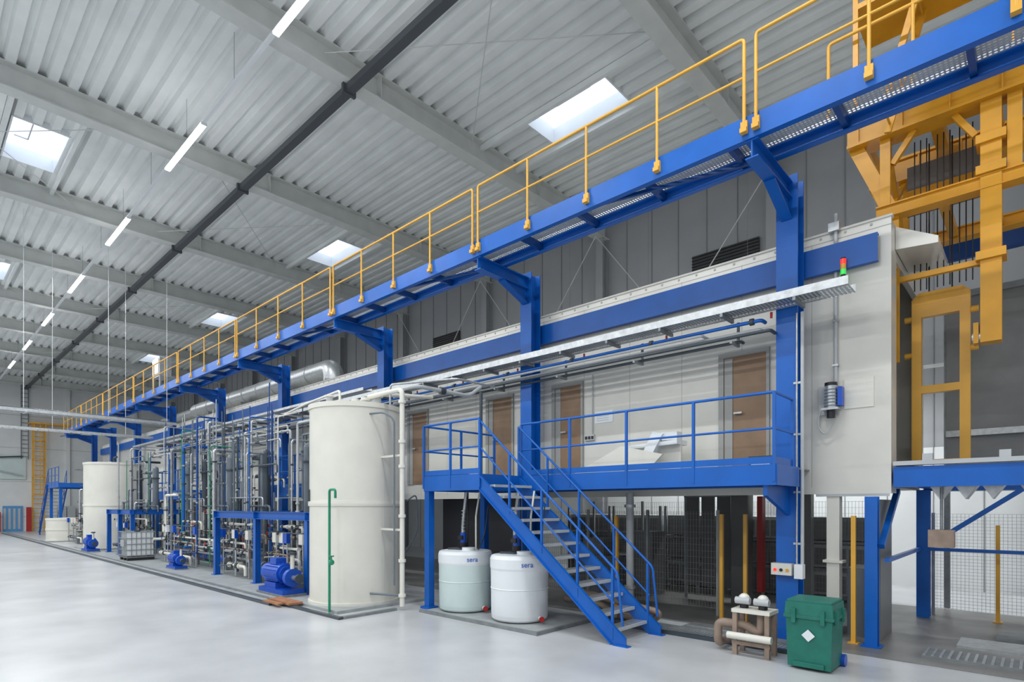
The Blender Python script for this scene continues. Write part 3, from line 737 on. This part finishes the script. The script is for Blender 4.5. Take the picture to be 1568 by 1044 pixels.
for x,y,z in ((-4.23,10.15,1.95),(-3.86,10.3,1.95),(-2.08,9.9,1.95),(-.55,13.4,1.75),(-6.2,9.75,1.9)):
    k=B('yellow_guard_post').box(x-.03,x+.03,y-.03,y+.03,0.012,z,YEL).box(x-.07,x+.07,y-.07,y+.07,.012,.025,YEL)
    k.make()
def fence(x0,x1,y,z0,z1,px=.05,pz=.2):
    k=B('wire_mesh_fence'); x=x0
    while x<=x1+.001: k.cyl((x,y,z0),(x,y,z1),.003,MESHF,4,cap=False); x+=px
    z=z0
    while z<=z1+.001: k.cyl((x0,y,z),(x1,y,z),.003,MESHF,4,cap=False); z+=pz
    x=x0
    while x<=x1+.01: k.box(x-.025,x+.025,y,y+.05,0.012,z1+.02,MESHF); x+=1.5
    k.make()
fence(-1.5,3.0,13.5,.15,1.95,.06,.06)
fence(-9.0,-2.2,13.0,.15,2.2,.06,.12)
fence(-9.0,-4.5,10.6,.15,2.0,.06,.12)
k=B('stacked_storage_rack')
for x0 in (-10.5,-8.9,-7.3,-5.7,-4.1):
    for z in (.15,.75,1.35):
        k.box(x0+.05,x0+1.4,13.9,14.9,z,z+.5,random.Random(x0+z).choice([GREYL,PLATEG,STEELD]))
        k.box(x0,x0+1.45,13.85,14.95,z-.08,z-.02,STEELD)
        for j in range(4): k.box(x0+.1+.33*j,x0+.38+.33*j,13.88,13.9,z+.05,z+.42,PLATEG)
    for x in (x0,x0+1.45): k.box(x-.03,x+.03,13.85,13.91,.0,2.1,STEELD)
k.make()
k=B('under_line_machine_housing')
for i in range(3): k.box(-5.95+.36*i,-5.65+.36*i,12.3,12.34,.3,2.3,SMOKE)
k.box(-6.0,-4.85,12.28,12.36,2.3,2.38,STEELD).box(-6.0,-5.94,12.3,12.36,.012,2.3,STEELD).box(-4.9,-4.84,12.3,12.36,.012,2.3,STEELD)
k.box(-8.6,-7.4,11.6,12.4,.012,.9,GREYP).box(-8.4,-7.8,11.7,12.2,.9,1.3,PLATEG).box(-7.2,-6.6,11.9,12.5,.012,1.5,PLATEG)
k.box(-4.33,-4.23,12.2,12.4,.3,2.3,RED).box(-4.8,-4.45,12.0,12.3,.012,2.38,SMOKE).box(-3.95,-3.3,12.2,12.4,.012,2.38,SMOKE)
k.box(-13,-9.4,11.0,11.3,.012,2.38,DARKP)
k.make()
k=B('support_leg')
k.box(-2.5,-2.32,EY-.0,EY+.18,.012,2.25,CREAM2).box(-2.55,-2.27,EY-.03,EY+.2,1.2,1.24,CREAM2); k.make()
k=B('exhaust_riser_pipe').cyl((-5.95,9.85,.02),(-5.95,9.85,2.36),.075,GREYL,18).flange((-5.95,9.85,2.1),(0,0,1),.11,STEEL,.06).flange((-5.95,9.85,.5),(0,0,1),.11,STEEL,.06).make()
k=B('base_machine_cabinet').box(-1.95,-1.80,10.3,11.2,.012,2.2,PLATEG).box(-2.3,-1.96,10.5,11.2,.012,1.1,GREYP).make()
k=B('floor_steel_sheet').box(-.9,.6,10.6,11.3,0.012,.05,STEEL).box(-1.2,.5,9.6,10.1,.012,.05,STEELD).box(-.5,.5,11.6,12.2,.012,.06,STEELD)
x=-1.18
while x<.5: k.box(x,x+.03,9.6,10.1,.05,.065,STEEL); x+=.09
k.make()
k=B('junction_box').box(-1.2,-.9,10.25,10.45,1.5,1.75,BROWN).tube([(-1.05,10.35,1.75),(-1.05,10.35,2.38)],.02,STEELD,8).make()

# ---------------------------------------------------------------- far end objects
k=B('yellow_wall_ladder')
lx=XL+.35
for y in (7.6,8.35): k.box(lx-.03,lx+.03,y-.05,y+.05,0,9.1,YEL)
z=.3
while z<9: k.cyl((lx,7.6,z),(lx,8.35,z),.035,YEL,8); z+=.4
for z in (3,4.5,6,7.5,9): k.tube([(lx,7.6,z),(lx+.8,7.6,z),(lx+.8,8.35,z),(lx,8.35,z)],.035,YEL,6,.3)
for y in (7.6,8.0,8.35): k.box(lx+.78,lx+.82,y-.03,y+.03,3,9,YEL)
k.box(XL+.1,lx+1,7.3,10,8.9,9,YEL); k.make()
k=B('grey_wall_ladder')
for y in (6.9,7.35): k.box(XL+.13,XL+.2,y-.03,y+.03,6,12.3,GREYP)
z=6.2
while z<12.2: k.cyl((XL+.17,6.9,z),(XL+.17,7.35,z),.025,GREYP,6); z+=.35
k.make()
LB=mat('light_blue_door_paint',(.10,.32,.62),.4)
k=B('door_5').box(XL+.03,XL+.11,5.75,7.0,0,2.1,LB)
for i in range(4): k.box(XL+.11,XL+.13,5.8+.3*i,5.95+.3*i,.2,1.9,GREYL)
k.make()
k=B('red_hose_cabinet').box(XL+.3,XL+.6,7.2,7.5,0,2.0,RED).box(XL+.3,XL+.6,5.4,5.6,0,1.6,RED).make()
k=B('electrical_cabinet').box(XL+.3,XL+.8,9.2,10.4,0,2.1,GREYL).box(XL+.8,XL+.82,9.78,9.82,.1,2,DKG).make()
k=B('wall_sheeting_tarp').box(XL+.05,XL+.15,1,7.2,4.3,6.3,PALE).cyl((XL+.4,-3,5.2),(XL+.4,7,6.2),.06,DKG,8).cyl((XL+.4,-1,6.6),(XL+.4,7,4.6),.05,GREYL,8).make()
stairs('steel_staircase',-50.0,-53.5,7.0,8.0,3.6,BLUE,14).make()
k=B('service_platform'); deck(k,-50,-46.3,7.0,9.5,3.6); railing(k,[(-46.3,7),(-50,7)],3.6,1.03,BLUE,.025,1.2)
for x in (-49.8,-46.5): k.box(x-.08,x+.08,7.05,7.21,0,3.3,BLUE)
k.make()

# ---------------------------------------------------------------- camera and world
cd=bpy.data.cameras.new('camera'); co=bpy.data.objects.new('camera',cd); S.collection.objects.link(co)
co.location=(0,0,2.1); co.rotation_euler=(math.pi/2,0,math.radians(42.85))
cd.sensor_width=36; cd.lens=20.0; cd.shift_y=.161; cd.clip_start=.05; cd.clip_end=300
S.camera=co
w=bpy.data.worlds.new('world'); S.world=w; w.use_nodes=True
bg=w.node_tree.nodes['Background']; bg.inputs[0].default_value=(.90,.95,1,1); bg.inputs[1].default_value=.68
